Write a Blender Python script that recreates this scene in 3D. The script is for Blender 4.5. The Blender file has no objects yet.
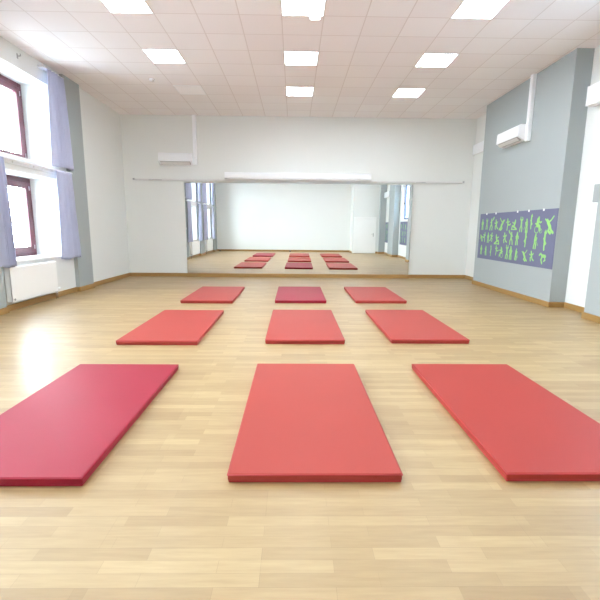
import bpy, bmesh, math, random
from mathutils import Vector, Matrix
random.seed(7)
SC = bpy.context.scene
COL = SC.collection
PI = math.pi

# ------------------------------------------------------------------ the room
D = 11.886          # mirror wall
XL, XR = -4.68, 4.94
H = 4.35
REAR = -0.30
PXL, PXR = -4.60, 4.65   # faces of the grey piers
EYE = 1.378

# ------------------------------------------------------------------ helpers
def BM():
    return bmesh.new()

def box(bm, x0, x1, y0, y1, z0, z1, bev=0.0, seg=2, mi=0):
    r = bmesh.ops.create_cube(bm, size=1.0)
    vs = r['verts']
    for v in vs:
        v.co = Vector(((x0 + x1) / 2 + v.co.x * (x1 - x0), (y0 + y1) / 2 + v.co.y * (y1 - y0), (z0 + z1) / 2 + v.co.z * (z1 - z0)))
    fs = list({f for v in vs for f in v.link_faces})
    for f in fs:
        f.material_index = mi
    if bev > 0:
        es = list({e for v in vs for e in v.link_edges})
        bmesh.ops.bevel(bm, geom=es, offset=bev, segments=seg, affect='EDGES', profile=0.5)

def cyl(bm, p0, p1, r, n=16, r2=None):
    p0, p1 = Vector(p0), Vector(p1)
    d = p1 - p0
    q = Vector((0, 0, 1)).rotation_difference(d.normalized())
    m = Matrix.Translation((p0 + p1) / 2) @ q.to_matrix().to_4x4()
    bmesh.ops.create_cone(bm, cap_ends=True, cap_tris=False, segments=n, radius1=r, radius2=r if r2 is None else r2, depth=d.length, matrix=m)

def extrude_profile(bm, pts, fn, a, b):
    """closed 2-D outline swept from a to b; fn(p, t) gives the 3-D point"""
    A = [bm.verts.new(fn(p, a)) for p in pts]
    B = [bm.verts.new(fn(p, b)) for p in pts]
    n = len(pts)
    bm.faces.new(A)
    bm.faces.new(list(reversed(B)))
    for i in range(n):
        j = (i + 1) % n
        bm.faces.new((A[j], A[i], B[i], B[j]))
    bmesh.ops.recalc_face_normals(bm, faces=bm.faces[:])

def obj(name, bm, mat, parent=None, smooth=False):
    me = bpy.data.meshes.new(name)
    bmesh.ops.recalc_face_normals(bm, faces=bm.faces[:])
    bm.to_mesh(me)
    bm.free()
    for m in (mat if isinstance(mat, (list, tuple)) else [mat]):
        me.materials.append(m)
    if smooth:
        for p in me.polygons:
            p.use_smooth = True
    o = bpy.data.objects.new(name, me)
    COL.objects.link(o)
    if parent:
        o.parent = parent
    return o

def tag(o, label, cat, group=None, kind=None):
    o['label'] = label
    o['category'] = cat
    if group: o['group'] = group
    if kind: o['kind'] = kind
    return o

def thing(name, label, cat, loc=(0, 0, 0), rz=0.0, group=None, kind=None):
    o = bpy.data.objects.new(name, None)
    o.empty_display_size = 0.1
    COL.objects.link(o)
    o.location = loc
    o.rotation_euler = (0, 0, rz)
    return tag(o, label, cat, group, kind)

def struct(name, bm, mat, label, cat, smooth=False):
    return tag(obj(name, bm, mat, None, smooth), label, cat, None, 'structure')

def dup(root, loc, label, rz=None, group=None):
    r = root.copy(); COL.objects.link(r); r.location = loc; r['label'] = label
    if rz is not None: r.rotation_euler = (0, 0, rz)
    if group: r['group'] = group
    for ch in list(root.children):
        c = ch.copy(); COL.objects.link(c); c.parent = r
        for g in list(ch.children):
            d = g.copy(); COL.objects.link(d); d.parent = c
    return r

# ------------------------------------------------------------------ materials
def lin(r, g, b):
    f = lambda c: (c / 255) / 12.92 if c / 255 <= 0.04045 else ((c / 255 + 0.055) / 1.055) ** 2.4
    return (f(r), f(g), f(b), 1.0)

def mat(name, col, rough=0.5, spec=0.5, bump=0.0, bscale=60.0, var=0.0, vscale=3.0, coat=0.0, metal=0.0, stretch=(1, 1, 1)):
    m = bpy.data.materials.new(name); m.use_nodes = True
    nt = m.node_tree; b = nt.nodes['Principled BSDF']
    b.inputs['Base Color'].default_value = col
    b.inputs['Roughness'].default_value = rough
    b.inputs['Specular IOR Level'].default_value = spec
    b.inputs['Metallic'].default_value = metal
    b.inputs['Coat Weight'].default_value = coat
    tc = nt.nodes.new('ShaderNodeTexCoord')
    mp = nt.nodes.new('ShaderNodeMapping'); mp.inputs['Scale'].default_value = stretch
    nt.links.new(tc.outputs['Object'], mp.inputs['Vector'])
    if var > 0:
        n = nt.nodes.new('ShaderNodeTexNoise'); n.inputs['Scale'].default_value = vscale; n.inputs['Detail'].default_value = 4
        nt.links.new(mp.outputs['Vector'], n.inputs['Vector'])
        mx = nt.nodes.new('ShaderNodeMix'); mx.data_type = 'RGBA'
        mx.inputs['A'].default_value = tuple(c * (1 - var) for c in col[:3]) + (1,)
        mx.inputs['B'].default_value = tuple(min(1, c * (1 + var)) for c in col[:3]) + (1,)
        nt.links.new(n.outputs['Fac'], mx.inputs['Factor'])
        nt.links.new(mx.outputs['Result'], b.inputs['Base Color'])
    if bump > 0:
        n = nt.nodes.new('ShaderNodeTexNoise'); n.inputs['Scale'].default_value = bscale; n.inputs['Detail'].default_value = 3
        nt.links.new(mp.outputs['Vector'], n.inputs['Vector'])
        bp = nt.nodes.new('ShaderNodeBump'); bp.inputs['Strength'].default_value = bump; bp.inputs['Distance'].default_value = 0.01
        nt.links.new(n.outputs['Fac'], bp.inputs['Height'])
        nt.links.new(bp.outputs['Normal'], b.inputs['Normal'])
    return m

M = {}
M['wall'] = mat('white_wall_paint', lin(230, 233, 231), 0.75, 0.3, 0.05, 90, 0.012, 1.5)
M['grey'] = mat('grey_wall_paint', lin(166, 173, 174), 0.75, 0.3, 0.05, 90, 0.012, 1.5)
M['white'] = mat('white_plastic', lin(244, 247, 251), 0.35, 0.5, var=0.01)
M['enamel'] = mat('white_enamel', lin(246, 247, 246), 0.3, 0.5, var=0.01)
M['offwhite'] = mat('off_white_plastic', lin(222, 222, 222), 0.45, 0.4, var=0.02)
M['greymetal'] = mat('grey_metal', lin(176, 178, 180), 0.35, 0.5, var=0.03, metal=0.3)
M['dark'] = mat('dark_plastic', lin(40, 40, 44), 0.5, 0.4, var=0.05)
M['shadowgap'] = mat('grey_slot_plastic', lin(165, 162, 162), 0.6, 0.3, var=0.03)
M['frame'] = mat('dark_red_window_frame', lin(80, 34, 44), 0.4, 0.5, var=0.08, vscale=8)
M['chrome'] = mat('chrome', lin(210, 210, 212), 0.2, 0.5, metal=1.0, var=0.01)
M['base'] = mat('wooden_skirting', lin(160, 124, 72), 0.4, 0.5, 0.03, 40, 0.12, 6, stretch=(0.6, 0.6, 8))
M['bluegrey'] = mat('dark_blue_window_frame', lin(70, 84, 122), 0.4, 0.5, var=0.05)
M['mural'] = mat('violet_grey_board', lin(108, 110, 138), 0.6, 0.4, var=0.04, vscale=5)
M['green'] = mat('light_green_print', lin(150, 206, 122), 0.6, 0.3, var=0.1, vscale=9)
M['tape'] = mat('white_tape', lin(240, 240, 240), 0.6, 0.3, var=0.02)
M['outside'] = mat('pale_snowy_ground', lin(225, 228, 232), 0.9, 0.1, 0.2, 3, 0.06, 0.6)
M['render_wall'] = mat('pale_blue_render', lin(170, 180, 192), 0.9, 0.2, 0.1, 12, 0.04, 0.8)
M['bark'] = mat('grey_bark', lin(110, 104, 100), 0.9, 0.1, 0.3, 20, 0.15, 8)

def vinyl(name, col):
    m = mat(name, col, 0.5, 0.3, 0.12, 220, 0.05, 2.2)
    return m
M['coral'] = vinyl('coral_red_vinyl', lin(160, 59, 51))
M['coral_deep'] = vinyl('deep_coral_vinyl', lin(158, 50, 42))
M['crimson'] = vinyl('crimson_vinyl', lin(146, 22, 46))
M['seam'] = mat('dark_red_vinyl_edge', lin(176, 52, 56), 0.5, 0.4, 0.05, 150, 0.05)
M['seam_crimson'] = mat('dark_crimson_vinyl_edge', lin(158, 24, 52), 0.5, 0.4, 0.05, 150, 0.05)

def m_floor():
    m = bpy.data.materials.new('oak_strip_parquet'); m.use_nodes = True
    nt = m.node_tree; b = nt.nodes['Principled BSDF']; L = nt.links.new
    tc = nt.nodes.new('ShaderNodeTexCoord')
    def brick(w, hgt, c1, c2, off):
        mp = nt.nodes.new('ShaderNodeMapping'); mp.inputs['Location'].default_value = off
        L(tc.outputs['Object'], mp.inputs['Vector'])
        br = nt.nodes.new('ShaderNodeTexBrick')
        br.inputs['Scale'].default_value = 1.0
        br.inputs['Brick Width'].default_value = w
        br.inputs['Row Height'].default_value = hgt
        br.inputs['Mortar Size'].default_value = 0.0008
        br.inputs['Mortar Smooth'].default_value = 0.3
        br.inputs['Bias'].default_value = 0.0
        br.inputs['Color1'].default_value = c1
        br.inputs['Color2'].default_value = c2
        br.inputs['Mortar'].default_value = tuple(x * 0.88 for x in c2[:3]) + (1,)
        br.offset = 0.37; br.offset_frequency = 2; br.squash = 1.0
        L(mp.outputs['Vector'], br.inputs['Vector'])
        return br
    b1 = brick(0.48, 0.068, lin(182, 156, 110), lin(164, 136, 90), (0.13, 0.02, 0))
    b2 = brick(0.48 * 4, 0.204, lin(255, 255, 255), lin(238, 232, 224), (0.13, 0.02, 0))
    mx = nt.nodes.new('ShaderNodeMix'); mx.data_type = 'RGBA'; mx.blend_type = 'MULTIPLY'; mx.inputs['Factor'].default_value = 1
    L(b1.outputs['Color'], mx.inputs['A']); L(b2.outputs['Color'], mx.inputs['B'])
    mp = nt.nodes.new('ShaderNodeMapping'); mp.inputs['Scale'].default_value = (2.2, 26, 1)
    L(tc.outputs['Object'], mp.inputs['Vector'])
    n = nt.nodes.new('ShaderNodeTexNoise'); n.inputs['Scale'].default_value = 2.0; n.inputs['Detail'].default_value = 6; n.inputs['Roughness'].default_value = 0.6
    L(mp.outputs['Vector'], n.inputs['Vector'])
    rp = nt.nodes.new('ShaderNodeValToRGB')
    rp.color_ramp.elements[0].position = 0.3; rp.color_ramp.elements[0].color = (0.84, 0.80, 0.74, 1)
    rp.color_ramp.elements[1].position = 0.7; rp.color_ramp.elements[1].color = (1, 1, 1, 1)
    L(n.outputs['Fac'], rp.inputs['Fac'])
    m2 = nt.nodes.new('ShaderNodeMix'); m2.data_type = 'RGBA'; m2.blend_type = 'MULTIPLY'; m2.inputs['Factor'].default_value = 1
    L(mx.outputs['Result'], m2.inputs['A']); L(rp.outputs['Color'], m2.inputs['B'])
    L(m2.outputs['Result'], b.inputs['Base Color'])
    n3 = nt.nodes.new('ShaderNodeTexNoise'); n3.inputs['Scale'].default_value = 1.2; n3.inputs['Detail'].default_value = 5
    L(tc.outputs['Object'], n3.inputs['Vector'])
    mr = nt.nodes.new('ShaderNodeMapRange'); mr.inputs['To Min'].default_value = 0.46; mr.inputs['To Max'].default_value = 0.58
    L(n3.outputs['Fac'], mr.inputs['Value']); L(mr.outputs['Result'], b.inputs['Roughness'])
    b.inputs['Specular IOR Level'].default_value = 0.7
    b.inputs['Coat Weight'].default_value = 0.45; b.inputs['Coat Roughness'].default_value = 0.32
    bp = nt.nodes.new('ShaderNodeBump'); bp.inputs['Strength'].default_value = 0.06; bp.inputs['Distance'].default_value = 0.004
    L(n.outputs['Fac'], bp.inputs['Height']); L(bp.outputs['Normal'], b.inputs['Normal'])
    return m
M['floor'] = m_floor()

CX0 = -1.996   # a ceiling grid line in x; lines every 0.6 m, counted from the mirror wall in y
def m_ceil():
    m = bpy.data.materials.new('mineral_ceiling_tiles'); m.use_nodes = True
    nt = m.node_tree; b = nt.nodes['Principled BSDF']; L = nt.links.new
    tc = nt.nodes.new('ShaderNodeTexCoord')
    mp = nt.nodes.new('ShaderNodeMapping')
    mp.inputs['Location'].default_value = (-(CX0 - 0.6 * 20), -(D - 0.6 * 30), 0)
    L(tc.outputs['Object'], mp.inputs['Vector'])
    br = nt.nodes.new('ShaderNodeTexBrick'); br.offset = 0.0; br.squash = 1.0
    br.inputs['Scale'].default_value = 1.0
    br.inputs['Brick Width'].default_value = 0.6
    br.inputs['Row Height'].default_value = 0.6
    br.inputs['Mortar Size'].default_value = 0.009
    br.inputs['Mortar Smooth'].default_value = 0.2
    br.inputs['Color1'].default_value = lin(243, 241, 242)
    br.inputs['Color2'].default_value = lin(240, 236, 237)
    br.inputs['Mortar'].default_value = lin(224, 218, 217)
    L(mp.outputs['Vector'], br.inputs['Vector'])
    L(br.outputs['Color'], b.inputs['Base Color'])
    b.inputs['Roughness'].default_value = 0.85
    b.inputs['Specular IOR Level'].default_value = 0.2
    n = nt.nodes.new('ShaderNodeTexNoise'); n.inputs['Scale'].default_value = 180
    L(tc.outputs['Object'], n.inputs['Vector'])
    bp = nt.nodes.new('ShaderNodeBump'); bp.inputs['Strength'].default_value = 0.1; bp.inputs['Distance'].default_value = 0.005
    L(n.outputs['Fac'], bp.inputs['Height']); L(bp.outputs['Normal'], b.inputs['Normal'])
    return m
M['ceil'] = m_ceil()

def m_emit(name, col, s):
    m = bpy.data.materials.new(name); m.use_nodes = True
    nt = m.node_tree; nt.nodes.clear()
    o = nt.nodes.new('ShaderNodeOutputMaterial'); e = nt.nodes.new('ShaderNodeEmission')
    e.inputs['Color'].default_value = col; e.inputs['Strength'].default_value = s
    nt.links.new(e.outputs[0], o.inputs[0])
    return m
LED = 18.0
M['led'] = m_emit('lit_led_diffuser', (0.87, 0.95, 1.0, 1), LED)
M['led_small'] = m_emit('lit_small_diffuser', (1.0, 0.99, 0.97, 1), 4.0)
M['led_off'] = mat('unlit_diffuser', lin(252, 252, 255), 0.4, 0.4, var=0.01)

def m_glass():
    m = bpy.data.materials.new('window_glass'); m.use_nodes = True
    nt = m.node_tree; nt.nodes.clear(); L = nt.links.new
    o = nt.nodes.new('ShaderNodeOutputMaterial'); t = nt.nodes.new('ShaderNodeBsdfTransparent'); g = nt.nodes.new('ShaderNodeBsdfGlossy')
    t.inputs['Color'].default_value = (0.96, 0.98, 0.98, 1); g.inputs['Roughness'].default_value = 0.02
    f = nt.nodes.new('ShaderNodeLayerWeight'); f.inputs['Blend'].default_value = 0.5
    pw = nt.nodes.new('ShaderNodeMath'); pw.operation = 'POWER'; pw.inputs[1].default_value = 5.0
    ad = nt.nodes.new('ShaderNodeMath'); ad.operation = 'MULTIPLY_ADD'; ad.inputs[1].default_value = 0.6; ad.inputs[2].default_value = 0.04
    mx = nt.nodes.new('ShaderNodeMixShader')
    L(f.outputs['Facing'], pw.inputs[0]); L(pw.outputs[0], ad.inputs[0])
    L(ad.outputs[0], mx.inputs[0]); L(t.outputs[0], mx.inputs[1]); L(g.outputs[0], mx.inputs[2]); L(mx.outputs[0], o.inputs[0])
    return m
M['glass'] = m_glass()

def m_mirror():
    m = bpy.data.materials.new('silvered_mirror'); m.use_nodes = True
    b = m.node_tree.nodes['Principled BSDF']
    b.inputs['Base Color'].default_value = (0.86, 0.88, 0.87, 1); b.inputs['Metallic'].default_value = 1; b.inputs['Roughness'].default_value = 0.0
    return m
M['mirror'] = m_mirror()

def m_cloth():
    m = bpy.data.materials.new('lavender_curtain_cloth'); m.use_nodes = True
    nt = m.node_tree; nt.nodes.clear(); L = nt.links.new
    o = nt.nodes.new('ShaderNodeOutputMaterial')
    d = nt.nodes.new('ShaderNodeBsdfDiffuse'); t = nt.nodes.new('ShaderNodeBsdfTranslucent'); mx = nt.nodes.new('ShaderNodeMixShader')
    tc = nt.nodes.new('ShaderNodeTexCoord'); n = nt.nodes.new('ShaderNodeTexNoise'); n.inputs['Scale'].default_value = 120
    L(tc.outputs['Object'], n.inputs['Vector'])
    c = nt.nodes.new('ShaderNodeMix'); c.data_type = 'RGBA'
    c.inputs['A'].default_value = lin(186, 189, 211); c.inputs['B'].default_value = lin(198, 201, 223)
    L(n.outputs['Fac'], c.inputs['Factor']); L(c.outputs['Result'], d.inputs['Color']); L(c.outputs['Result'], t.inputs['Color'])
    mx.inputs[0].default_value = 0.08
    L(d.outputs[0], mx.inputs[1]); L(t.outputs[0], mx.inputs[2]); L(mx.outputs[0], o.inputs[0])
    return m
M['cloth'] = m_cloth()

# ------------------------------------------------------------------ room shell
bm = BM(); box(bm, -5.36, 5.25, -0.6, D + 0.3, -0.1, 0)
struct('floor', bm, M['floor'], 'pale oak strip floor with a soft sheen', 'floor')
bm = BM(); box(bm, -5.36, 5.25, -0.6, D + 0.3, H, H + 0.1)
struct('ceiling', bm, M['ceil'], 'pinkish white suspended ceiling of square tiles', 'ceiling')
bm = BM(); box(bm, XL - 0.6, XR + 0.4, D, D + 0.2, 0, H)
struct('wall_back', bm, M['wall'], 'white end wall carrying the wide mirror', 'wall')

BAYS = [(6.88, 8.50), (3.93, 5.55), (0.98, 2.60)]       # left-hand window openings along y
ZLO, ZHI = (0.79, 2.29), (2.52, 4.01)
WX = -5.20                                            # plane of the left windows
bm = BM()
ys = [REAR - 0.1] + sorted([y for b in BAYS for y in b]) + [D]
for i in range(len(ys) - 1):
    a, b = ys[i], ys[i + 1]
    if (a, b) in BAYS:
        for z0, z1 in ((0, ZLO[0]), (ZLO[1], ZHI[0]), (ZHI[1], H)):
            box(bm, -5.36, XL, a, b, z0, z1)
    else:
        box(bm, -5.36, XL, a, b, 0, H)
struct('wall_left', bm, M['wall'], 'white wall with deep window recesses', 'wall')

PILL = [(8.93, 9.56), (5.72, 6.62), (2.80, 3.62), (REAR, 0.50)]
pl_lab = ['narrow grey pier beyond the window and its curtains', 'grey pier between the first and second window bays', 'grey pier between the second and third window bays', 'grey pier in the corner by the rear wall']
for (a, b), lb in zip(PILL, pl_lab):
    bm = BM(); box(bm, XL - 0.02, PXL, a, b, 0, H)
    struct('pillar', bm, M['grey'], lb, 'pillar')

# right side
RP = [(7.40, 10.66, 'wide grey pier carrying the violet sports board'), (5.98, 6.47, 'grey pier cut by the edge of the photograph'),
      (2.10, 3.26, 'pale grey pier seen only in the mirror between two window niches'), (0.70, 0.95, 'grey pier beside the door recess seen in the mirror')]
for a, b, lb in RP:
    bm = BM(); box(bm, PXR if a > 1 else 4.42, XR + 0.02, a, b, 0, H)
    struct('pillar', bm, M['grey'], lb, 'pillar')
NX = 4.74            # the shallow niche next to the door recess
RW = [(3.62, 5.75)]
RZ = (1.74, 3.42)
bm = BM()
ys = [REAR - 0.1] + sorted([y for b in RW for y in b]) + [D]
for i in range(len(ys) - 1):
    a, b = ys[i], ys[i + 1]
    if (a, b) in RW:
        box(bm, XR, 5.25, a, b, 0, RZ[0]); box(bm, XR, 5.25, a, b, RZ[1], H)
    else:
        box(bm, XR, 5.25, a, b, 0, H)
box(bm, NX, XR, 0.95, 2.10, 0, H)
struct('wall_right', bm, M['wall'], 'white wall behind the grey piers', 'wall')

JX, JY = 2.99, 0.70          # projecting corner with the door behind the camera
DX0, DX1, DZ = 3.06, 4.28, 1.96
bm = BM()
box(bm, -5.36, JX, REAR - 0.2, REAR, 0, H)
box(bm, JX, DX0, REAR - 0.2, JY, 0, H)
box(bm, DX1, 5.25, REAR - 0.2, JY, 0, H)
box(bm, DX0, DX1, REAR - 0.2, JY, DZ, H)
box(bm, DX0, DX1, REAR - 0.2, JY - 0.2, 0, DZ)
struct('wall_rear', bm, M['wall'], 'white rear wall reflected in the mirror', 'wall')

# skirting
BH, BT = 0.10, 0.022
def board(bm, x0, x1, y0, y1):
    box(bm, x0, x1, y0, y1, 0, BH, 0.004, 1)
bm = BM()
board(bm, XL, -3.04, D - BT, D); board(bm, 3.29, XR, D - BT, D)
struct('baseboard_back', bm, M['base'], 'oak skirting along the end wall either side of the mirror', 'skirting')
bm = BM(); box(bm, -3.04, 3.29, D - 0.105, D, 0, 0.105, 0.004, 1)
struct('trim_1', bm, M['base'], 'oak plinth board under the wide mirror', 'trim')
bm = BM()
board(bm, XL, XL + BT, 9.56, D - BT)
for i, (a, b) in enumerate(PILL):
    board(bm, PXL, PXL + BT, max(a - BT, REAR), b + BT)
for a, b in ((6.62, 8.93), (3.62, 5.72), (0.50, 2.80)):
    board(bm, XL, XL + BT, a + BT, b - BT)
    board(bm, XL, PXL, b - BT, b); board(bm, XL, PXL, a, a + BT)
board(bm, XL, PXL, 9.56, 9.56 + BT)
struct('baseboard_left', bm, M['base'], 'oak skirting stepping around the grey piers by the windows', 'skirting')
bm = BM()
edges = sorted([(a, b) for a, b, _ in RP if a > 1])
prev = 0.95
for a, b in edges:
    if a - prev > 0.1:
        xf = NX if a < 3 else XR
        board(bm, xf - BT, xf, prev + BT, a - BT)
    board(bm, PXR - BT, PXR, a - BT, b + BT)
    board(bm, PXR, NX if a < 3 else XR, a - BT, a); board(bm, PXR, XR, b, b + BT)
    prev = b
board(bm, XR - BT, XR, prev + BT, D - BT)
board(bm, 4.42 - BT, 4.42, JY, 0.95 + BT); board(bm, 4.42, NX, 0.95, 0.95 + BT)
struct('baseboard_right', bm, M['base'], 'oak skirting stepping around the piers on the board side', 'skirting')
bm = BM()
board(bm, PXL, JX, REAR, REAR + BT); board(bm, JX - BT, JX, REAR, JY + BT); board(bm, DX1, 4.42 - BT, JY, JY + BT)
struct('baseboard_rear', bm, M['base'], 'oak skirting along the rear wall seen in the mirror', 'skirting')

# ------------------------------------------------------------------ windows
def left_window(n, y0, y1, z0, z1, label, mull=True):
    w = thing('window_%d' % n, label, 'window', (WX, (y0 + y1) / 2, z0), kind='structure')
    hw, h = (y1 - y0) / 2, z1 - z0
    ft = 0.10
    bm = BM()
    box(bm, -0.05, 0.02, -hw, -hw + ft, 0, h, 0.004, 1); box(bm, -0.05, 0.02, hw - ft, hw, 0, h, 0.004, 1)
    box(bm, -0.05, 0.02, -hw + ft, hw - ft, 0, ft, 0.004, 1); box(bm, -0.05, 0.02, -hw + ft, hw - ft, h - ft, h, 0.004, 1)
    ym_ = -0.34
    box(bm, -0.05, 0.02, ym_ - 0.045, ym_ + 0.045, ft, h - ft, 0.004, 1)
    obj('window_frame', bm, M['frame'], w)
    for a, b, hs in ((-hw + ft, ym_ - 0.045, 1), (ym_ + 0.045, hw - ft, -1)):
        bm = BM(); st = 0.105; x0, x1 = -0.03, 0.045
        za, zb = ft - 0.012, h - ft + 0.012; a -= 0.012; b += 0.012
        box(bm, x0, x1, a, a + st, za, zb, 0.006, 1); box(bm, x0, x1, b - st, b, za, zb, 0.006, 1)
        box(bm, x0, x1, a + st, b - st, za, za + st, 0.006, 1); box(bm, x0, x1, a + st, b - st, zb - st, zb, 0.006, 1)
        s = obj('sash', bm, M['frame'], w)
        bm = BM(); box(bm, -0.004, 0.004, a + st - 0.008, b - st + 0.008, za + st - 0.008, zb - st + 0.008)
        obj('pane', bm, M['glass'], s)
        bm = BM(); yh = b - st / 2 if hs == 1 else a + st / 2
        box(bm, x1, x1 + 0.012, yh - 0.014, yh + 0.014, h * 0.5 - 0.06, h * 0.5 + 0.01, 0.003, 1)
        box(bm, x1 + 0.012, x1 + 0.05, yh - 0.009, yh + 0.009, h * 0.5 - 0.03, h * 0.5 - 0.012, 0.003, 1)
        box(bm, x1 + 0.035, x1 + 0.05, yh - 0.009, yh + 0.009, h * 0.5 - 0.14, h * 0.5 - 0.012, 0.003, 1)
        obj('handle', bm, M['chrome'], s)
        bm = BM(); yk = a + 0.01 if hs == 1 else b - 0.01
        for zz in (za + 0.1, zb - 0.1):
            cyl(bm, (x1, yk, zz - 0.04), (x1, yk, zz + 0.04), 0.011, 10)
        obj('hinge', bm, M['greymetal'], s)
    bm = BM(); box(bm, 0.02, XL - WX + (0.035 if z0 < 1 else 0.012), -hw + 0.002, hw - 0.002, -0.012, 0.022, 0.006, 2)
    obj('window_sill', bm, M['enamel'], w)
    return w
wl = [('lower dark red window above the radiator', 'upper dark red window above the curtain rail'),
      ('lower window of the second bay, seen in the mirror', 'upper window of the second bay, seen in the mirror'),
      ('lower window of the third bay, deepest in the mirror', 'upper window of the third bay, deepest in the mirror')]
k = 1
for (a, b), (l0, l1) in zip(BAYS, wl):
    left_window(k, a, b, ZLO[0], ZLO[1], l0); k += 1
    left_window(k, a, b, ZHI[0], ZHI[1], l1); k += 1

def right_window(n, y0, y1, z0, z1, label):
    w = thing('window_%d' % n, label, 'window', (5.10, (y0 + y1) / 2, z0), kind='structure')
    hw, h = (y1 - y0) / 2, z1 - z0
    bm = BM(); ft = 0.07
    box(bm, -0.02, 0.05, -hw, -hw + ft, 0, h, 0.004, 1); box(bm, -0.02, 0.05, hw - ft, hw, 0, h, 0.004, 1)
    box(bm, -0.02, 0.05, -hw + ft, hw - ft, 0, ft, 0.004, 1); box(bm, -0.02, 0.05, -hw + ft, hw - ft, h - ft, h, 0.004, 1)
    obj('window_frame', bm, M['enamel'], w)
    bm = BM(); st = 0.06; a, b, za, zb = -hw + ft - 0.01, hw - ft + 0.01, ft - 0.01, h - ft + 0.01
    box(bm, -0.05, 0.02, a, a + st, za, zb, 0.005, 1); box(bm, -0.05, 0.02, b - st, b, za, zb, 0.005, 1)
    box(bm, -0.05, 0.02, a + st, b - st, za, za + st, 0.005, 1); box(bm, -0.05, 0.02, a + st, b - st, zb - st, zb, 0.005, 1)
    s = obj('sash', bm, M['bluegrey'], w)
    bm = BM(); box(bm, -0.014, -0.006, a + st - 0.008, b - st + 0.008, za + st - 0.008, zb - st + 0.008)
    obj('pane', bm, M['glass'], s)
    bm = BM()
    cyl(bm, (-0.05, a + st / 2, h * 0.47), (-0.09, a + st / 2, h * 0.47), 0.012, 10)
    box(bm, -0.10, -0.08, a + st / 2 - 0.012, a + st / 2 + 0.16, h * 0.47 - 0.014, h * 0.47 + 0.014, 0.004, 1)
    obj('handle', bm, M['dark'], s)
    bm = BM(); box(bm, -0.18, -0.02, -hw + 0.002, hw - 0.002, -0.01, 0.02, 0.005, 1)
    obj('window_sill', bm, M['enamel'], w)
right_window(7, RW[0][0], RW[0][1], RZ[0], RZ[1], 'blue framed window over the green board, seen at the mirror edge')

# the door behind the camera, reflected in the mirror
d = thing('door_1', 'plain white door reflected in the mirror', 'door', ((DX0 + DX1) / 2, JY, 0), kind='structure')
hw = (DX1 - DX0) / 2
bm = BM()
box(bm, -hw, -hw + 0.06, -0.12, 0.018, 0, DZ, 0.004, 1); box(bm, hw - 0.06, hw, -0.12, 0.018, 0, DZ, 0.004, 1); box(bm, -hw + 0.06, hw - 0.06, -0.12, 0.018, DZ - 0.06, DZ, 0.004, 1)
obj('door_frame', bm, M['enamel'], d)
bm = BM(); box(bm, -hw + 0.063, hw - 0.063, -0.05, -0.005, 0.008, DZ - 0.063, 0.003, 1)
leaf = obj('door_leaf', bm, M['enamel'], d)
bm = BM()
box(bm, hw - 0.16, hw - 0.12, -0.005, 0.004, 0.90, 1.10, 0.002, 1)
cyl(bm, (hw - 0.14, 0.004, 1.04), (hw - 0.14, 0.05, 1.04), 0.009, 12); cyl(bm, (hw - 0.14, 0.045, 1.04), (hw - 0.26, 0.045, 1.04), 0.009, 12)
obj('handle', bm, M['greymetal'], leaf)

# ------------------------------------------------------------------ mirror wall
MX0, MX1, MZ0, MZ1 = -3.03, 3.275, 0.105, 2.59
ym = lambda x, z: D - 0.040 - 0.008 * x - 0.003 * z
mr = thing('wall_mirror', 'wide frameless mirror covering the middle of the end wall', 'mirror', (0, D, 0))
bm = BM()
P = [(MX0, MZ0), (MX1, MZ0), (MX1, MZ1), (MX0, MZ1)]
fr = [bm.verts.new((x, ym(x, z) - D, z)) for x, z in P]
bk = [bm.verts.new((x, ym(x, z) - D + 0.006, z)) for x, z in P]
bm.faces.new(fr); bm.faces.new(list(reversed(bk)))
for i in range(4):
    j = (i + 1) % 4
    bm.faces.new((fr[j], fr[i], bk[i], bk[j]))
obj('mirror_glass', bm, M['mirror'], mr)
bm = BM()
fr = [bm.verts.new((x, ym(x, z) - D + 0.0065, z)) for x, z in P]
bk = [bm.verts.new((x, -0.001, z)) for x, z in P]
bm.faces.new(fr); bm.faces.new(list(reversed(bk)))
for i in range(4):
    j = (i + 1) % 4
    bm.faces.new((fr[j], fr[i], bk[i], bk[j]))
obj('backing_board', bm, M['offwhite'], mr)
for x, s in ((MX0, 1), (MX1, -1)):
    for z in (0.45, 1.35, 2.2):
        bm = BM(); y = ym(x, z) - D
        box(bm, x - 0.012 if s == 1 else x - 0.014, x + 0.014 if s == 1 else x + 0.012, y - 0.006, y + 0.02, z - 0.02, z + 0.02, 0.002, 1)
        obj('clip', bm, M['offwhite'], mr)

rl = thing('curtain_rail', 'long thin pale rail across the end wall above the mirror', 'rail', (0, D, 2.678))
bm = BM(); box(bm, -4.38, 4.66, -0.075, -0.045, -0.030, 0.014, 0.003, 1)
obj('track', bm, M['offwhite'], rl)
for x in (-4.2, -2.4, -0.6, 1.2, 3.0, 4.5):
    bm = BM(); box(bm, x - 0.02, x + 0.02, -0.05, 0, -0.008, 0.010, 0.002, 1)
    obj('bracket', bm, M['greymetal'], rl)
for x in (-4.39, 4.67):
    bm = BM(); box(bm, x - 0.025, x + 0.025, -0.082, -0.04, -0.024, 0.024, 0.004, 1)
    obj('end_cap', bm, M['greymetal'], rl)
for x0, x1 in ((-3.98, -3.62), (3.35, 3.62)):
    bm = BM(); box(bm, x0, x1, -0.085, -0.04, -0.026, -0.012, 0.003, 1)
    obj('glider', bm, M['greymetal'], rl)

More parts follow.
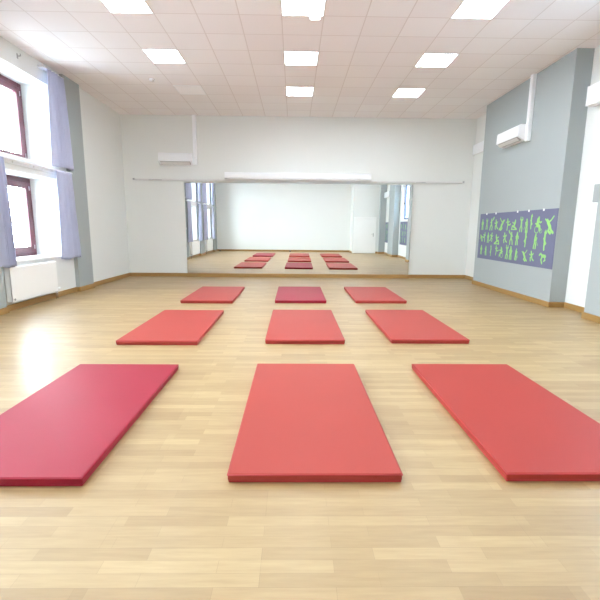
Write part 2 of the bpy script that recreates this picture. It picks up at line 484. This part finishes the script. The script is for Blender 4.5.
ps = thing('projection_screen', 'long white rolled-up projection screen case above the mirror', 'projection screen', (0.10, D, 2.70))
prof = [(-0.10, 0.0), (-0.025, 0.0), (-0.025, 0.012), (-0.0, 0.03), (0, 0.175), (-0.11, 0.175), (-0.135, 0.165), (-0.145, 0.145), (-0.145, 0.03), (-0.13, 0.008)]
bm = BM(); extrude_profile(bm, prof, lambda p, t: (t, p[0], p[1]), -1.96, 1.96)
obj('case', bm, M['white'], ps)
for x in (-1.98, 1.98):
    bm = BM(); extrude_profile(bm, [(p[0] * 1.02, p[1] * 1.02 - 0.002) for p in prof], lambda p, t: (t, p[0], p[1]), x - 0.02, x + 0.02)
    obj('end_cap', bm, M['white'], ps)
bm = BM(); box(bm, -1.92, 1.92, -0.128, -0.092, -0.02, 0.0035, 0.004, 1)
obj('bottom_bar', bm, M['offwhite'], ps)

# air conditioners (built facing -y, backs on y = 0)
def air_con(label, loc, rz, length):
    a = thing('air_conditioner', label, 'air conditioner', loc, rz, 'wall air conditioners')
    prof = [(0, 0.02), (0, 0.30), (-0.17, 0.30), (-0.195, 0.29), (-0.205, 0.265), (-0.21, 0.085), (-0.20, 0.075), (-0.075, 0.0), (-0.02, 0.0)]
    bm = BM(); extrude_profile(bm, prof, lambda p, t: (t, p[0], p[1]), -length / 2 + 0.012, length / 2 - 0.012)
    obj('body', bm, M['white'], a)
    for s in (-1, 1):
        bm = BM(); x = s * (length / 2 - 0.006)
        extrude_profile(bm, prof, lambda p, t: (t, p[0], p[1]), x - 0.006, x + 0.006)
        obj('side_panel', bm, M['white'], a)
    sl = [(-0.198, 0.070), (-0.192, 0.068), (-0.10, 0.011), (-0.104, 0.005), (-0.2035, 0.066)]
    bm = BM(); extrude_profile(bm, sl, lambda p, t: (t, p[0], p[1]), -length / 2 + 0.05, length / 2 - 0.05)
    ao = obj('air_outlet', bm, M['shadowgap'], a)
    fl = [(-0.204, 0.052), (-0.212, 0.048), (-0.150, -0.002), (-0.144, 0.004)]
    bm = BM(); extrude_profile(bm, fl, lambda p, t: (t, p[0], p[1] + 0.004), -length / 2 + 0.06, length / 2 - 0.06)
    obj('louver', bm, M['offwhite'], ao)
    return a
air_con('white air conditioner high on the end wall left of the screen case', (-3.207, D, 3.055), 0, 0.90)
air_con('white air conditioner on the grey pier above the sports board', (PXR, 9.10, 3.155), -PI / 2, 0.90)
def duct(label, loc, rz, z0, z1, w=0.10, dp=0.075):
    bm = BM(); box(bm, -w / 2, w / 2, -dp, 0, z0, z1 - 0.001, 0.008, 2)
    o = obj('pipe_cover', bm, M['white']); o.location = loc; o.rotation_euler = (0, 0, rz)
    tag(o, label, 'pipe cover', 'white pipe covers running up from the air conditioners')
    bm = BM(); box(bm, -w / 2 - 0.006, w / 2 + 0.006, -dp - 0.006, 0, z0 + 0.28, z0 + 0.31, 0.004, 1)
    obj('clip', bm, M['white'], o)
duct('white pipe cover running up the end wall to the ceiling', (-2.700, D, 0), 0, 3.065, H)
duct('white pipe cover running up the grey pier to the ceiling', (PXR, 8.595, 0), -PI / 2, 3.125, H)

# ------------------------------------------------------------------ sports board with printed figures
POSES = [
 # head (x, y), limbs: list of (polyline, radius); unit figure about 1 tall, x centred
 dict(h=(0.02, .90), l=[([(0, .78), (0, .48)], .10), ([(0, .76), (-.18, .62), (-.12, .45)], .04), ([(0, .76), (.18, .64), (.20, .46)], .04), ([(-.02, .48), (-.10, .25), (-.12, 0)], .06), ([(.02, .48), (.10, .25), (.12, 0)], .06)]),
 dict(h=(0, .82), l=[([(0, .70), (0, .44)], .09), ([(0, .70), (-.16, .85), (-.10, 1.0)], .04), ([(0, .70), (.16, .85), (.12, 1.02)], .04), ([(0, .44), (-.12, .24), (-.10, 0)], .055), ([(0, .44), (.12, .24), (.16, 0)], .055)]),
 dict(h=(.10, .90), l=[([(.06, .78), (-.02, .50)], .09), ([(.05, .75), (-.16, .66), (-.24, .78)], .04), ([(.05, .75), (.20, .60), (.32, .68)], .04), ([(-.02, .48), (.18, .36), (.12, .12)], .06), ([(-.02, .48), (-.14, .26), (-.34, .16)], .055)]),
 dict(h=(-.10, .90), l=[([(-.07, .78), (-.02, .50)], .09), ([(-.07, .75), (-.26, .64)], .04), ([(-.07, .75), (.12, .66), (.24, .74)], .04), ([(0, .48), (-.06, .25), (-.10, 0)], .06), ([(0, .48), (.22, .42), (.42, .50)], .055)]),
 dict(h=(0, .90), l=[([(0, .78), (.02, .48)], .09), ([(0, .76), (.20, .82), (.34, .98)], .04), ([(.30, .92), (.42, 1.05)], .07), ([(0, .76), (-.18, .62)], .04), ([(0, .48), (-.16, .26), (-.22, 0)], .06), ([(.02, .48), (.18, .26), (.16, 0)], .06)]),
 dict(h=(-.14, .72), l=[([(-.12, .60), (.02, .28)], .10), ([(-.10, .58), (.10, .52), (.26, .60)], .04), ([(.02, .26), (.26, .32), (.34, .06)], .06), ([(.02, .26), (-.20, .16), (-.38, .06)], .06), ([(-.40, .04), (.40, .04)], .035)]),
 dict(h=(.22, .66), l=[([(.16, .58), (-.10, .44)], .10), ([(.14, .56), (.24, .36), (.34, .26)], .04), ([(.14, .56), (.06, .36)], .04), ([(-.10, .42), (-.02, .22), (-.10, 0)], .06), ([(-.10, .42), (-.22, .22), (-.30, 0)], .06)]),
 dict(h=(0, .96), l=[([(0, .84), (0, .52)], .075), ([(0, .82), (.12, .96), (.04, 1.1)], .035), ([(0, .82), (-.10, .62)], .035), ([(0, .52), (0, .26), (.02, 0)], .055), ([(0, .52), (.14, .36), (.02, .26)], .05)]),
 dict(h=(.05, .90), l=[([(.0, .80), (-.06, .46)], .12), ([(0, .74), (.22, .62), (.34, .66)], .045), ([(-.06, .46), (.18, .42), (.26, .14)], .07), ([(-.02, .52), (-.28, .56)], .04)], ring=[(-.10, .20, .24), (.34, .12, .14)]),
 dict(h=(-.16, .78), l=[([(-.10, .68), (.14, .38)], .11), ([(-.10, .66), (-.36, .84)], .045), ([(-.06, .64), (.20, .78), (.42, 1.0)], .04), ([(.14, .38), (.30, .16), (.46, .06)], .075), ([(.10, .38), (.0, .16), (.22, .02)], .07)]),
 dict(h=(.02, .90), l=[([(0, .78), (-.04, .48)], .10), ([(0, .76), (.18, .70), (.12, .54)], .04), ([(.08, .60), (.34, .20)], .02), ([(-.04, .48), (-.10, .24), (-.14, 0)], .06), ([(-.02, .48), (.10, .24), (.08, 0)], .06)]),
 dict(h=(-.26, .56), l=[([(-.18, .58), (.12, .58)], .10), ([(-.16, .54), (-.26, .30), (-.10, .22)], .045), ([(.12, .56), (.30, .74), (.46, .62)], .055), ([(.10, .54), (.22, .30), (.08, .06)], .06)]),
]
import itertools
LAY = itertools.cycle([0.00004 * i for i in range(1, 14)])
def capsule(bm, a, b, r, fn0, lift, n=6):
    fn = lambda x, y: (fn0(x, y)[0] - lift,) + fn0(x, y)[1:]
    ax, ay = a; bx, by = b
    ang = math.atan2(by - ay, bx - ax)
    pts = [(ax + r * math.cos(ang + PI / 2 + PI * i / n), ay + r * math.sin(ang + PI / 2 + PI * i / n)) for i in range(n + 1)]
    pts += [(bx + r * math.cos(ang - PI / 2 + PI * i / n), by + r * math.sin(ang - PI / 2 + PI * i / n)) for i in range(n + 1)]
    bm.faces.new([bm.verts.new(fn(*p)) for p in pts])
def figure(bm, pose, u, v, s, flip, eps):
    sx = -s if flip else s
    fn = lambda x, y: (-eps, u + x * sx, v + (y - 0.5) * s)
    hx, hy = pose['h']
    bm.faces.new([bm.verts.new(fn(hx + .085 * math.cos(2 * PI * i / 14), hy + .095 * math.sin(2 * PI * i / 14))) for i in range(14)])
    for pts, r in pose['l']:
        for a, b in zip(pts, pts[1:]):
            capsule(bm, a, b, r * 1.12, fn, next(LAY))
    for cx, cy, r in pose.get('ring', []):
        for i in range(18):
            t0, t1 = 2 * PI * i / 18, 2 * PI * (i + 1) / 18
            q = [fn(cx + rr * math.cos(t), cy + rr * math.sin(t)) for rr, t in ((r, t0), (r, t1), (r * .8, t1), (r * .8, t0))]
            bm.faces.new([bm.verts.new(p) for p in q])
def board_obj(label, loc, rows, y0, y1, z0, z1, tapes):
    b = thing('sports_board', label, 'wall board', loc, 0, 'violet boards printed with sports figures')
    bm = BM(); box(bm, -0.010, -0.001, y0, y1, z0, z1, 0.001, 1)
    obj('board', bm, M['mural'], b)
    i = 0
    for lst in rows:
        for (y, z, s, pose, flip) in lst:
            bm = BM(); figure(bm, POSES[pose], y, z, s * 0.74, flip, 0.0112 + 0.0002 * (i % 3)); i += 1
            obj('figure_print', bm, M['green'], b)
    for y in tapes:
        bm = BM(); box(bm, -0.0125, -0.0105, y - 0.025, y + 0.025, z1 - 0.03, z1 + 0.012, 0.0005, 1)
        obj('tape', bm, M['tape'], b)
# rows read off along the board (y from far to near), heights above the floor
R1 = [(10.34, 1.52, 0.34, 0, 0), (10.11, 1.52, 0.32, 1, 0), (9.88, 1.52, 0.36, 4, 1), (9.64, 1.5, 0.34, 2, 0), (9.36, 1.51, 0.36, 9, 0), (9.11, 1.51, 0.34, 3, 1), (8.85, 1.52, 0.36, 5, 0), (8.57, 1.5, 0.38, 1, 0), (8.37, 1.48, 0.36, 10, 0), (8.22, 1.54, 0.34, 7, 1), (7.98, 1.49, 0.42, 8, 1), (7.64, 1.48, 0.42, 9, 1)]
R2 = [(10.35, 1.22, 0.28, 6, 0), (10.19, 1.22, 0.3, 3, 0), (9.99, 1.21, 0.32, 0, 0), (9.83, 1.21, 0.32, 2, 1), (9.55, 1.2, 0.38, 5, 1), (9.19, 1.21, 0.34, 2, 0), (8.92, 1.22, 0.36, 4, 0), (8.69, 1.22, 0.36, 0, 1), (8.36, 1.21, 0.4, 7, 0), (8.02, 1.18, 0.38, 10, 1), (7.72, 1.19, 0.44, 7, 1)]
R3 = [(10.31, 0.91, 0.3, 0, 1), (10.06, 0.9, 0.3, 10, 0), (9.8, 0.9, 0.3, 7, 0), (9.53, 0.93, 0.3, 3, 1), (9.3, 0.9, 0.32, 8, 0), (9.05, 0.91, 0.38, 1, 0), (8.89, 0.91, 0.38, 0, 0), (8.67, 0.89, 0.32, 10, 1), (8.36, 0.88, 0.3, 9, 1), (8.09, 0.88, 0.3, 2, 0), (7.71, 0.89, 0.36, 11, 0)]
board_obj('violet sports board on the wide grey pier, printed with green sports figures', (PXR, 0, 0), [R1, R2, R3], 7.41, 10.50, 0.69, 1.77, [10.16, 9.70, 8.76, 8.34, 7.84])
q1 = [(3.72 + .40 * i, 1.46, .34, (i * 5 + 2) % 12, i % 2) for i in range(6)]
q2 = [(3.70 + .40 * i, 1.16, .34, (i * 7 + 1) % 12, i % 2) for i in range(6)]
q3 = [(3.72 + .40 * i, .86, .32, (i * 3 + 4) % 12, (i + 1) % 2) for i in range(6)]
board_obj('green figured board under the window at the mirror edge, seen only in the mirror', (XR, 0, 0), [q1, q2, q3], 3.50, 5.90, 0.62, 1.68, [])
sh = lambda L: [(1.18 + (y - 3.70) * 0.75, z, s, p, f) for y, z, s, p, f in L[:3]]
board_obj('green figured board in the niche by the door recess, seen only in the mirror', (NX, 0, 0), [sh(q1), sh(q2), sh(q3)], 0.99, 2.06, 0.62, 1.68, [])

# white casings in the niches
def casing(label, x0, x1, y0, y1, z0, z1):
    c = thing('blind_casing', label, 'blind casing', (x1, (y0 + y1) / 2, z0), 0, 'white casings high in the wall niches')
    hw = (y1 - y0) / 2
    bm = BM(); box(bm, x0 - x1, x1 - x1, -hw + 0.012, hw - 0.012, 0, z1 - z0, 0.006, 2)
    obj('case', bm, M['white'], c)
    for s in (-1, 1):
        bm = BM(); y = s * (hw - 0.006); box(bm, x0 - x1 - 0.003, x1 - x1, y - 0.006, y + 0.006, -0.003, z1 - z0 + 0.003, 0.002, 1)
        obj('end_cap', bm, M['white'], c)
    bm = BM(); box(bm, x0 - x1 + 0.02, x0 - x1 + 0.05, -hw + 0.03, hw - 0.03, -0.02, 0.0005, 0.003, 1)
    obj('bottom_bar', bm, M['offwhite'], c)
casing('white casing in the far niche between the end wall and wide pier', XR - 0.055, XR, 10.69, D - 0.02, 3.41, 3.66)
casing('white casing in the niche at the photograph edge beside the wide pier', XR - 0.16, XR, 6.50, 7.22, 3.40, 3.70)
casing('white casing above the blue window at the mirror edge', XR - 0.14, XR, 3.40, 5.94, 3.45, 3.72)
casing('white casing in the niche by the door recess, seen in the mirror', NX - 0.14, NX, 1.00, 2.06, 2.95, 3.22)
sb = thing('switch_box', 'small pale box on the pier edge at the border of the photograph', 'switch box', (PXR, 6.47, 1.955))
bm = BM(); box(bm, -0.002, 0.10, 0, 0.125, -0.135, 0.135, 0.006, 2)
obj('box', bm, M['grey'], sb)
bm = BM(); box(bm, -0.006, -0.0015, 0.03, 0.09, -0.05, 0.05, 0.002, 1)
obj('rocker', bm, M['grey'], sb)

# ------------------------------------------------------------------ radiators
def radiator(label, y0, y1):
    r = thing('radiator', label, 'radiator', (XL, (y0 + y1) / 2, 0.15), 0, 'white panel radiators under the windows')
    hw, h = (y1 - y0) / 2, 0.57
    bm = BM(); box(bm, 0.095, 0.125, -hw, hw, 0, h, 0.008, 2)
    box(bm, 0.035, 0.055, -hw + 0.01, hw - 0.01, 0, h - 0.01, 0.006, 1)
    obj('front_panel', bm, M['enamel'], r)
    bm = BM()
    n = int((y1 - y0) / 0.05)
    for i in range(n):
        y = -hw + 0.03 + i * 0.05
        box(bm, 0.055, 0.095, y, y + 0.012, 0.02, h - 0.03)
    obj('fins', bm, M['enamel'], r)
    for s in (-1, 1):
        bm = BM(); box(bm, 0.03, 0.118, s * hw - (0.004 if s > 0 else -0.0), s * hw + (0.0 if s > 0 else 0.004), 0.01, h - 0.005)
        obj('side_panel', bm, M['enamel'], r)
    bm = BM(); box(bm, 0.032, 0.096, -hw + 0.005, hw - 0.005, h - 0.012, h + 0.002, 0.003, 1)
    for i in range(n * 2):
        y = -hw + 0.02 + i * 0.025
        box(bm, 0.045, 0.085, y, y + 0.006, h + 0.0015, h + 0.004)
    obj('top_grille', bm, M['enamel'], r)
    bm = BM()
    cyl(bm, (0.07, hw + 0.05, 0.035), (0.15, hw + 0.05, 0.035), 0.022, 14); cyl(bm, (0.07, hw - 0.01, 0.035), (0.07, hw + 0.06, 0.035), 0.012, 12)
    obj('valve', bm, M['offwhite'], r, True)
    for y in (hw + 0.05, hw - 0.0):
        bm = BM(); cyl(bm, (0.07, y, -0.15), (0.07, y, 0.035), 0.009, 12)
        obj('pipe', bm, M['chrome'], r, True)
    bm = BM(); cyl(bm, (0.125, -hw + 0.05, 0.045), (0.131, -hw + 0.05, 0.045), 0.018, 14)
    obj('plug', bm, M['greymetal'], r, True)
    for y in (-hw + 0.3, hw - 0.3):
        bm = BM(); box(bm, 0.0, 0.037, y - 0.02, y + 0.02, 0.1, 0.5, 0.002, 1)
        obj('bracket', bm, M['offwhite'], r)
radiator('white radiator under the nearest window', 6.72, 8.04)
radiator('white radiator under the second window, seen in the mirror', 3.97, 5.37)
radiator('white radiator under the third window, deepest in the mirror', 1.02, 2.42)

# ------------------------------------------------------------------ curtains and rails on the window wall
def rail(label, y0, y1, z, drop):
    r = thing('curtain_rail', label, 'rail', (XL, (y0 + y1) / 2, z), 0, 'curtain rails over the windows')
    hw = (y1 - y0) / 2
    bm = BM(); box(bm, 0.02, 0.115, -hw, hw, -0.014, 0.014, 0.004, 1); box(bm, 0.0, 0.022, -hw, hw, -drop, 0.012, 0.003, 1)
    obj('track', bm, M['white'], r)
    for s in (-1, 1):
        bm = BM(); box(bm, 0.018, 0.12, s * hw - 0.012, s * hw + 0.012, -0.018, 0.018, 0.004, 1)
        obj('end_cap', bm, M['offwhite'], r)
    for t in (-0.5, 0, 0.5):
        bm = BM(); box(bm, 0.02, 0.03, t * hw - 0.012, t * hw + 0.012, -0.045, -0.01, 0.002, 1)
        obj('bracket', bm, M['offwhite'], r)
names = ['nearest', 'second', 'third']
for i, (a, b) in enumerate(BAYS):
    y1 = b + 0.42; y0 = a - 0.23
    rail('white rail between lower and upper window of the %s bay' % names[i], y0, y1, 2.455, 0.06)
    rail('short white rail near the ceiling holding the upper mirror-side curtain of the %s bay' % names[i], b - 0.28, b + 0.38, 4.245, 0.02)
    if i: rail('short white rail near the ceiling holding the upper door-side curtain of the %s bay' % names[i], a - 0.34, a + 0.02, 4.245, 0.02)

def curtain(label, yt0, yt1, yb0, yb1, z0, z1, x, seed, nf=5):
    rnd = random.Random(seed)
    ph = [rnd.uniform(0, 2 * PI) for _ in range(6)]
    NU, NV = 84, 30
    oy = (yt0 + yt1) / 2
    bm = BM(); g = []
    for j in range(NV + 1):
        v = j / NV                       # 0 at the top
        e = v ** 1.3
        a, b = yt0 + (yb0 - yt0) * e, yt1 + (yb1 - yt1) * e
        amp = 0.028 + 0.034 * (1 - math.exp(-4 * v))
        row = []
        for i in range(NU + 1):
            u = i / NU
            w = u + 0.022 * math.sin(2 * PI * u * 1.7 + ph[0] + v * 0.8)
            s = math.sin(2 * PI * nf * w + ph[1] + 0.5 * math.sin(v * 2 + ph[2]))
            s2 = math.sin(2 * PI * (nf * 2.3) * u + ph[3]) * 0.3 * (1 - v)
            xx = x + amp * (s + s2) * (0.75 + 0.25 * math.sin(3.1 * u * PI + ph[4]))
            zz = z1 + (z0 - z1) * v + (0.012 * math.sin(2 * PI * u * 1.2 + ph[5]) * v) + (0.05 * u * 0)
            yy = a + (b - a) * u + 0.012 * math.cos(2 * PI * nf * w + ph[1]) * (0.3 + v)
            row.append(bm.verts.new((xx - XL, yy - oy, zz - z1)))
        g.append(row)
    for j in range(NV):
        for i in range(NU):
            bm.faces.new((g[j][i], g[j][i + 1], g[j + 1][i + 1], g[j + 1][i]))
    o = obj('curtain', bm, M['cloth'], None, True)
    o.location = (XL, oy, z1)
    md = o.modifiers.new('thickness', 'SOLIDIFY'); md.thickness = 0.003; md.offset = 0
    tag(o, label, 'curtain', 'lavender curtains tied back at the windows'.replace(' tied back', ''))
    return o
CXX = -4.545
sd = 11
for i, (a, b) in enumerate(BAYS):
    nm = names[i]
    tail = ['', ', seen in the mirror', ', deepest in the mirror'][i]
    far = b - 0.12
    curtain('upper lavender curtain beside the %s' % ['narrow grey pier', 'second window, toward the mirror', 'third window, toward the mirror'][i] + tail, far - 0.07, far + 0.45, far - 0.15, far + 0.58, 2.52, 4.23, CXX, sd, 5)
    curtain('lower lavender curtain beside the %s' % ['narrow grey pier', 'second window, toward the mirror', 'third window, toward the mirror'][i] + tail, far - 0.06, far + 0.48, far - 0.09, far + 0.57, 0.74, 2.44, CXX, sd + 1, 5)
    curtain('lower lavender curtain %s' % ['at the photograph edge beside the radiator', 'of the second window, on its door side', 'of the third window, on its rear wall side'][i] + tail, a - 0.30, a - 0.05, a - 0.32, a - 0.02, 0.73, 2.44, CXX, sd + 2, 4)
    if i > 0:
        curtain('upper lavender curtain %s' % ['', 'of the second window, on its door side', 'of the third window, on its rear wall side'][i] + tail, a - 0.30, a - 0.02, a - 0.32, a + 0.05, 2.52, 4.23, CXX, sd + 3, 4)
    sd += 4

hk = thing('wall_hook', 'small grey hook above the nearest window, under the ceiling', 'hook', (XL, 7.66, 4.20))
bm = BM(); box(bm, 0, 0.01, -0.015, 0.015, -0.04, 0.04, 0.003, 1); cyl(bm, (0.01, 0, 0.0), (0.06, 0, 0.0), 0.007, 10); cyl(bm, (0.056, 0, 0.0), (0.056, 0, 0.035), 0.007, 10)
obj('hook', bm, M['greymetal'], hk)

# ------------------------------------------------------------------ ceiling fittings
def light(label, col, row, on=True):
    x = CX0 + 0.6 * (col + 0.5); y = D - 0.6 * (row + 0.5)
    t = thing('ceiling_light', label, 'ceiling light', (x, y, H), 0, 'square ceiling light panels')
    bm = BM(); a, b = 0.297, 0.280
    for q in ((-a, a, -a, -b), (-a, a, b, a), (-a, -b, -b, b), (b, a, -b, b)):
        box(bm, q[0], q[1], q[2], q[3], -0.010, -0.0005, 0.002, 1)
    obj('frame', bm, M['white'], t)
    bm = BM(); box(bm, -b, b, -b, b, -0.006, -0.0006)
    obj('diffuser', bm, M['led'] if on else M['led_off'], t)
RN = {3: 'row nearest the mirror wall', 6: 'middle visible row', 9: 'row cut by the top of the photograph'}
CN = {-1: 'window-side', 3: 'middle', 7: 'pier-side'}
for c in (-1, 3, 7):
    for r in (3, 6, 9, 12, 15):
        if r in RN:
            lb = ('unlit square panel, window-side in the row nearest the mirror wall' if (c, r) == (-1, 3) else '%s lit square ceiling panel in the %s' % (CN[c], RN[r]))
        else:
            lb = 'lit square ceiling panel overhead behind the photograph'
        light(lb, c, r, (c, r) != (-1, 3))
em = thing('emergency_light', 'small bright white fitting at the edge of the middle ceiling panel', 'emergency light', (0.283, 6.46, H))
bm = BM(); box(bm, -0.085, 0.085, -0.085, 0.085, -0.03, -0.0003, 0.008, 3)
obj('housing', bm, M['white'], em)
bm = BM(); box(bm, -0.07, 0.07, -0.07, 0.07, -0.034, -0.029, 0.003, 1)
obj('diffuser', bm, M['led_small'], em)
sm = thing('smoke_detector', 'small white round smoke detector on the ceiling', 'smoke detector', (-2.91, 9.14, H))
bm = BM(); cyl(bm, (0, 0, -0.02), (0, 0, -0.001), 0.055, 24); obj('base', bm, M['white'], sm)
bm = BM(); cyl(bm, (0, 0, -0.052), (0, 0, -0.02), 0.028, 24, 0.048); obj('cover', bm, M['offwhite'], sm)

# ------------------------------------------------------------------ gym mats
ML, MW, MT = 1.892, 0.962, 0.055
def gym_mat(label, x, y, rz, top, edge):
    t = thing('gym_mat', label, 'gym mat', (x + MW / 2, y + ML / 2, 0), rz, 'red gym mats laid out in three rows')
    bm = BM()
    box(bm, -MW / 2, MW / 2, -ML / 2, ML / 2, 0.012, MT, 0.009, 3)
    for v in bm.verts:                     # a slightly pillowed top
        if v.co.z > MT - 0.02:
            pass
    obj('cover', bm, top, t, False)
    bm = BM()
    box(bm, -MW / 2 + 0.004, MW / 2 - 0.004, -ML / 2 + 0.004, ML / 2 - 0.004, 0.0, 0.018, 0.004, 1)
    obj('base', bm, edge, t)
    bm = BM(); p = 0.0035
    X, Y, z = MW / 2 - 0.001, ML / 2 - 0.001, MT - 0.008
    for a, b in (((-X, -Y), (X, -Y)), ((X, -Y), (X, Y)), ((X, Y), (-X, Y)), ((-X, Y), (-X, -Y))):
        cyl(bm, (a[0], a[1], z), (b[0], b[1], z), p, 8)
    obj('piping', bm, edge, t, True)
MATS = [
 ('fl', -2.093, 7.589, 'coral', 'coral gym mat in the row by the mirror, on the window side'),
 ('ml', -2.104, 4.797, 'coral', 'coral gym mat in the middle row, on the window side'),
 ('nl', -2.089, 2.047, 'crimson', 'crimson gym mat in the front row, on the window side'),
 ('fc', -0.351, 7.652, 'crimson', 'crimson gym mat in the row by the mirror, in the middle'),
 ('mc', -0.340, 4.866, 'coral', 'coral gym mat at the very centre of the nine'),
 ('nc', -0.357, 2.082, 'coral', 'coral gym mat in the front row, in the middle'),
 ('fr', 1.167, 7.687, 'coral', 'coral gym mat in the row by the mirror, on the board side'),
 ('mr', 1.197, 4.910, 'coral', 'coral gym mat in the middle row, on the board side'),
 ('nr', 1.185, 2.090, 'coral_deep', 'deep coral gym mat in the front row, on the board side')]
for key, x, y, c, lb in MATS:
    gym_mat(lb, x, y, 0, M[c], M['seam_crimson' if c == 'crimson' else 'seam'])

# small dark things at the rear wall seen in the mirror
for x, y, lb in ((-4.42, REAR + 0.09, 'small dark stop on the floor in the rear corner, seen in the mirror'), (-0.42, REAR + 0.07, 'small dark stop on the floor mid rear wall, seen in the mirror')):
    bm = BM(); cyl(bm, (0, 0, 0), (0, 0, 0.06), 0.05, 16, 0.035); 
    o = obj('doorstop', bm, M['dark']); o.location = (x, y, 0)
    tag(o, lb, 'doorstop', 'dark stops by the rear wall')
    bm = BM(); cyl(bm, (0, 0, 0.06), (0, 0, 0.075), 0.03, 16); obj('cap', bm, M['greymetal'], o)

# ------------------------------------------------------------------ outside
bm = BM(); box(bm, -90, -5.5, -60, 80, -0.7, -0.5)
struct('ground', bm, M['outside'], 'pale open ground outside the windows', 'ground')
nb = thing('added_sky_blocker', 'pale wall added close outside the blue framed window to hold back sky light', 'light blocker', (8.2, 4, -0.5), kind='structure')  # added block, dims the sky light coming through the right window
bm = BM(); box(bm, 0, 6, -14, 16, 0, 11); obj('wall', bm, M['render_wall'], nb)
bm = BM(); box(bm, -0.3, 6.3, -14.3, 16.3, 11, 11.3); obj('blocker_top', bm, M['offwhite'], nb)
bm = BM(); box(bm, 5.3, 8.2, -60, 80, -0.7, -0.5)
struct('ground', bm, M['outside'], 'pale strip of ground outside the blue framed windows', 'ground')
def tree(label, x, y, h, seed):
    rnd = random.Random(seed)
    t = thing('bare_tree', label, 'tree', (x, y, -0.5), 0, 'pale bare trees beyond the window')
    bm = BM(); cyl(bm, (0, 0, 0), (0.1, 0.05, h * 0.55), 0.18, 10, 0.09); obj('trunk', bm, M['bark'], t, True)
    bm = BM()
    def br(p, d, l, r, k):
        e = p + d * l
        cyl(bm, p, e, r, 5, r * 0.6)
        if k == 0: return
        for _ in range(3):
            q = (d + Vector((rnd.uniform(-.8, .8), rnd.uniform(-.8, .8), rnd.uniform(-.2, .6)))).normalized()
            br(e, q, l * rnd.uniform(.6, .8), r * 0.6, k - 1)
    for i in range(6):
        a = 2 * PI * i / 6 + rnd.uniform(-.3, .3)
        br(Vector((0.05, 0.03, h * rnd.uniform(.25, .5))), Vector((math.cos(a) * .8, math.sin(a) * .8, .6)).normalized(), h * 0.17, 0.07, 3)
    obj('branches', bm, M['bark'], t)
tree('pale bare tree seen through the lower window', -24, 36, 5.2, 3)
tree('second pale bare tree further off beyond the lower window', -34, 50, 6.0, 8)

# ------------------------------------------------------------------ light and camera
w = bpy.data.worlds.new('overcast_sky'); SC.world = w; w.use_nodes = True
bg = w.node_tree.nodes['Background']
bg.inputs['Color'].default_value = (0.82, 0.92, 1.0, 1); bg.inputs['Strength'].default_value = 30.0
def portal(name, x, y0, y1, z0, z1, sgn):
    l = bpy.data.lights.new(name, 'AREA'); l.shape = 'RECTANGLE'; l.size = z1 - z0; l.size_y = y1 - y0
    l.cycles.is_portal = True
    o = bpy.data.objects.new(name, l); COL.objects.link(o)
    o.location = (x, (y0 + y1) / 2, (z0 + z1) / 2); o.rotation_euler = (0, sgn * -PI / 2, 0)
for a, b in BAYS:
    portal('window_portal', WX - 0.07, a, b, *ZLO, 1); portal('window_portal', WX - 0.07, a, b, *ZHI, 1)
for a, b in RW:
    portal('window_portal', 5.16, a, b, *RZ, -1)

F, PITCH, YAW, ROLL = 415.985, 0.1701, 0.0153, 0.0086
def ray(A, B):
    c, s = math.cos(ROLL), math.sin(ROLL); a = A * c + B * s; b = -A * s + B * c
    x, u, d = a, -b, 1.0
    c, s = math.cos(PITCH), math.sin(PITCH); y = d * c + u * s; z = -d * s + u * c
    c, s = math.cos(YAW), math.sin(YAW)
    return Vector((x * c + y * s, -x * s + y * c, z))
fwd = ray(0, 0); right = ray(1, 0) - fwd; up = fwd - ray(0, 1)
m = Matrix((right, up, -fwd)).transposed().to_4x4(); m.translation = Vector((0, 0, EYE))
cd = bpy.data.cameras.new('camera'); cam = bpy.data.objects.new('camera', cd); COL.objects.link(cam)
cam.matrix_world = m
cd.sensor_fit = 'HORIZONTAL'; cd.sensor_width = 36.0; cd.lens = F * 36 / 600; cd.clip_start = 0.02; cd.clip_end = 300
SC.camera = cam

SC.view_settings.view_transform = 'Standard'; SC.view_settings.look = 'None'
SC.view_settings.gamma = 1.0; SC.view_settings.use_curve_mapping = False
SC.view_settings.exposure = 0.72
cy = SC.cycles
cy.max_bounces = 12; cy.diffuse_bounces = 8; cy.glossy_bounces = 6; cy.transparent_max_bounces = 12
cy.use_denoising = True
cy.sample_clamp_indirect = 8.0
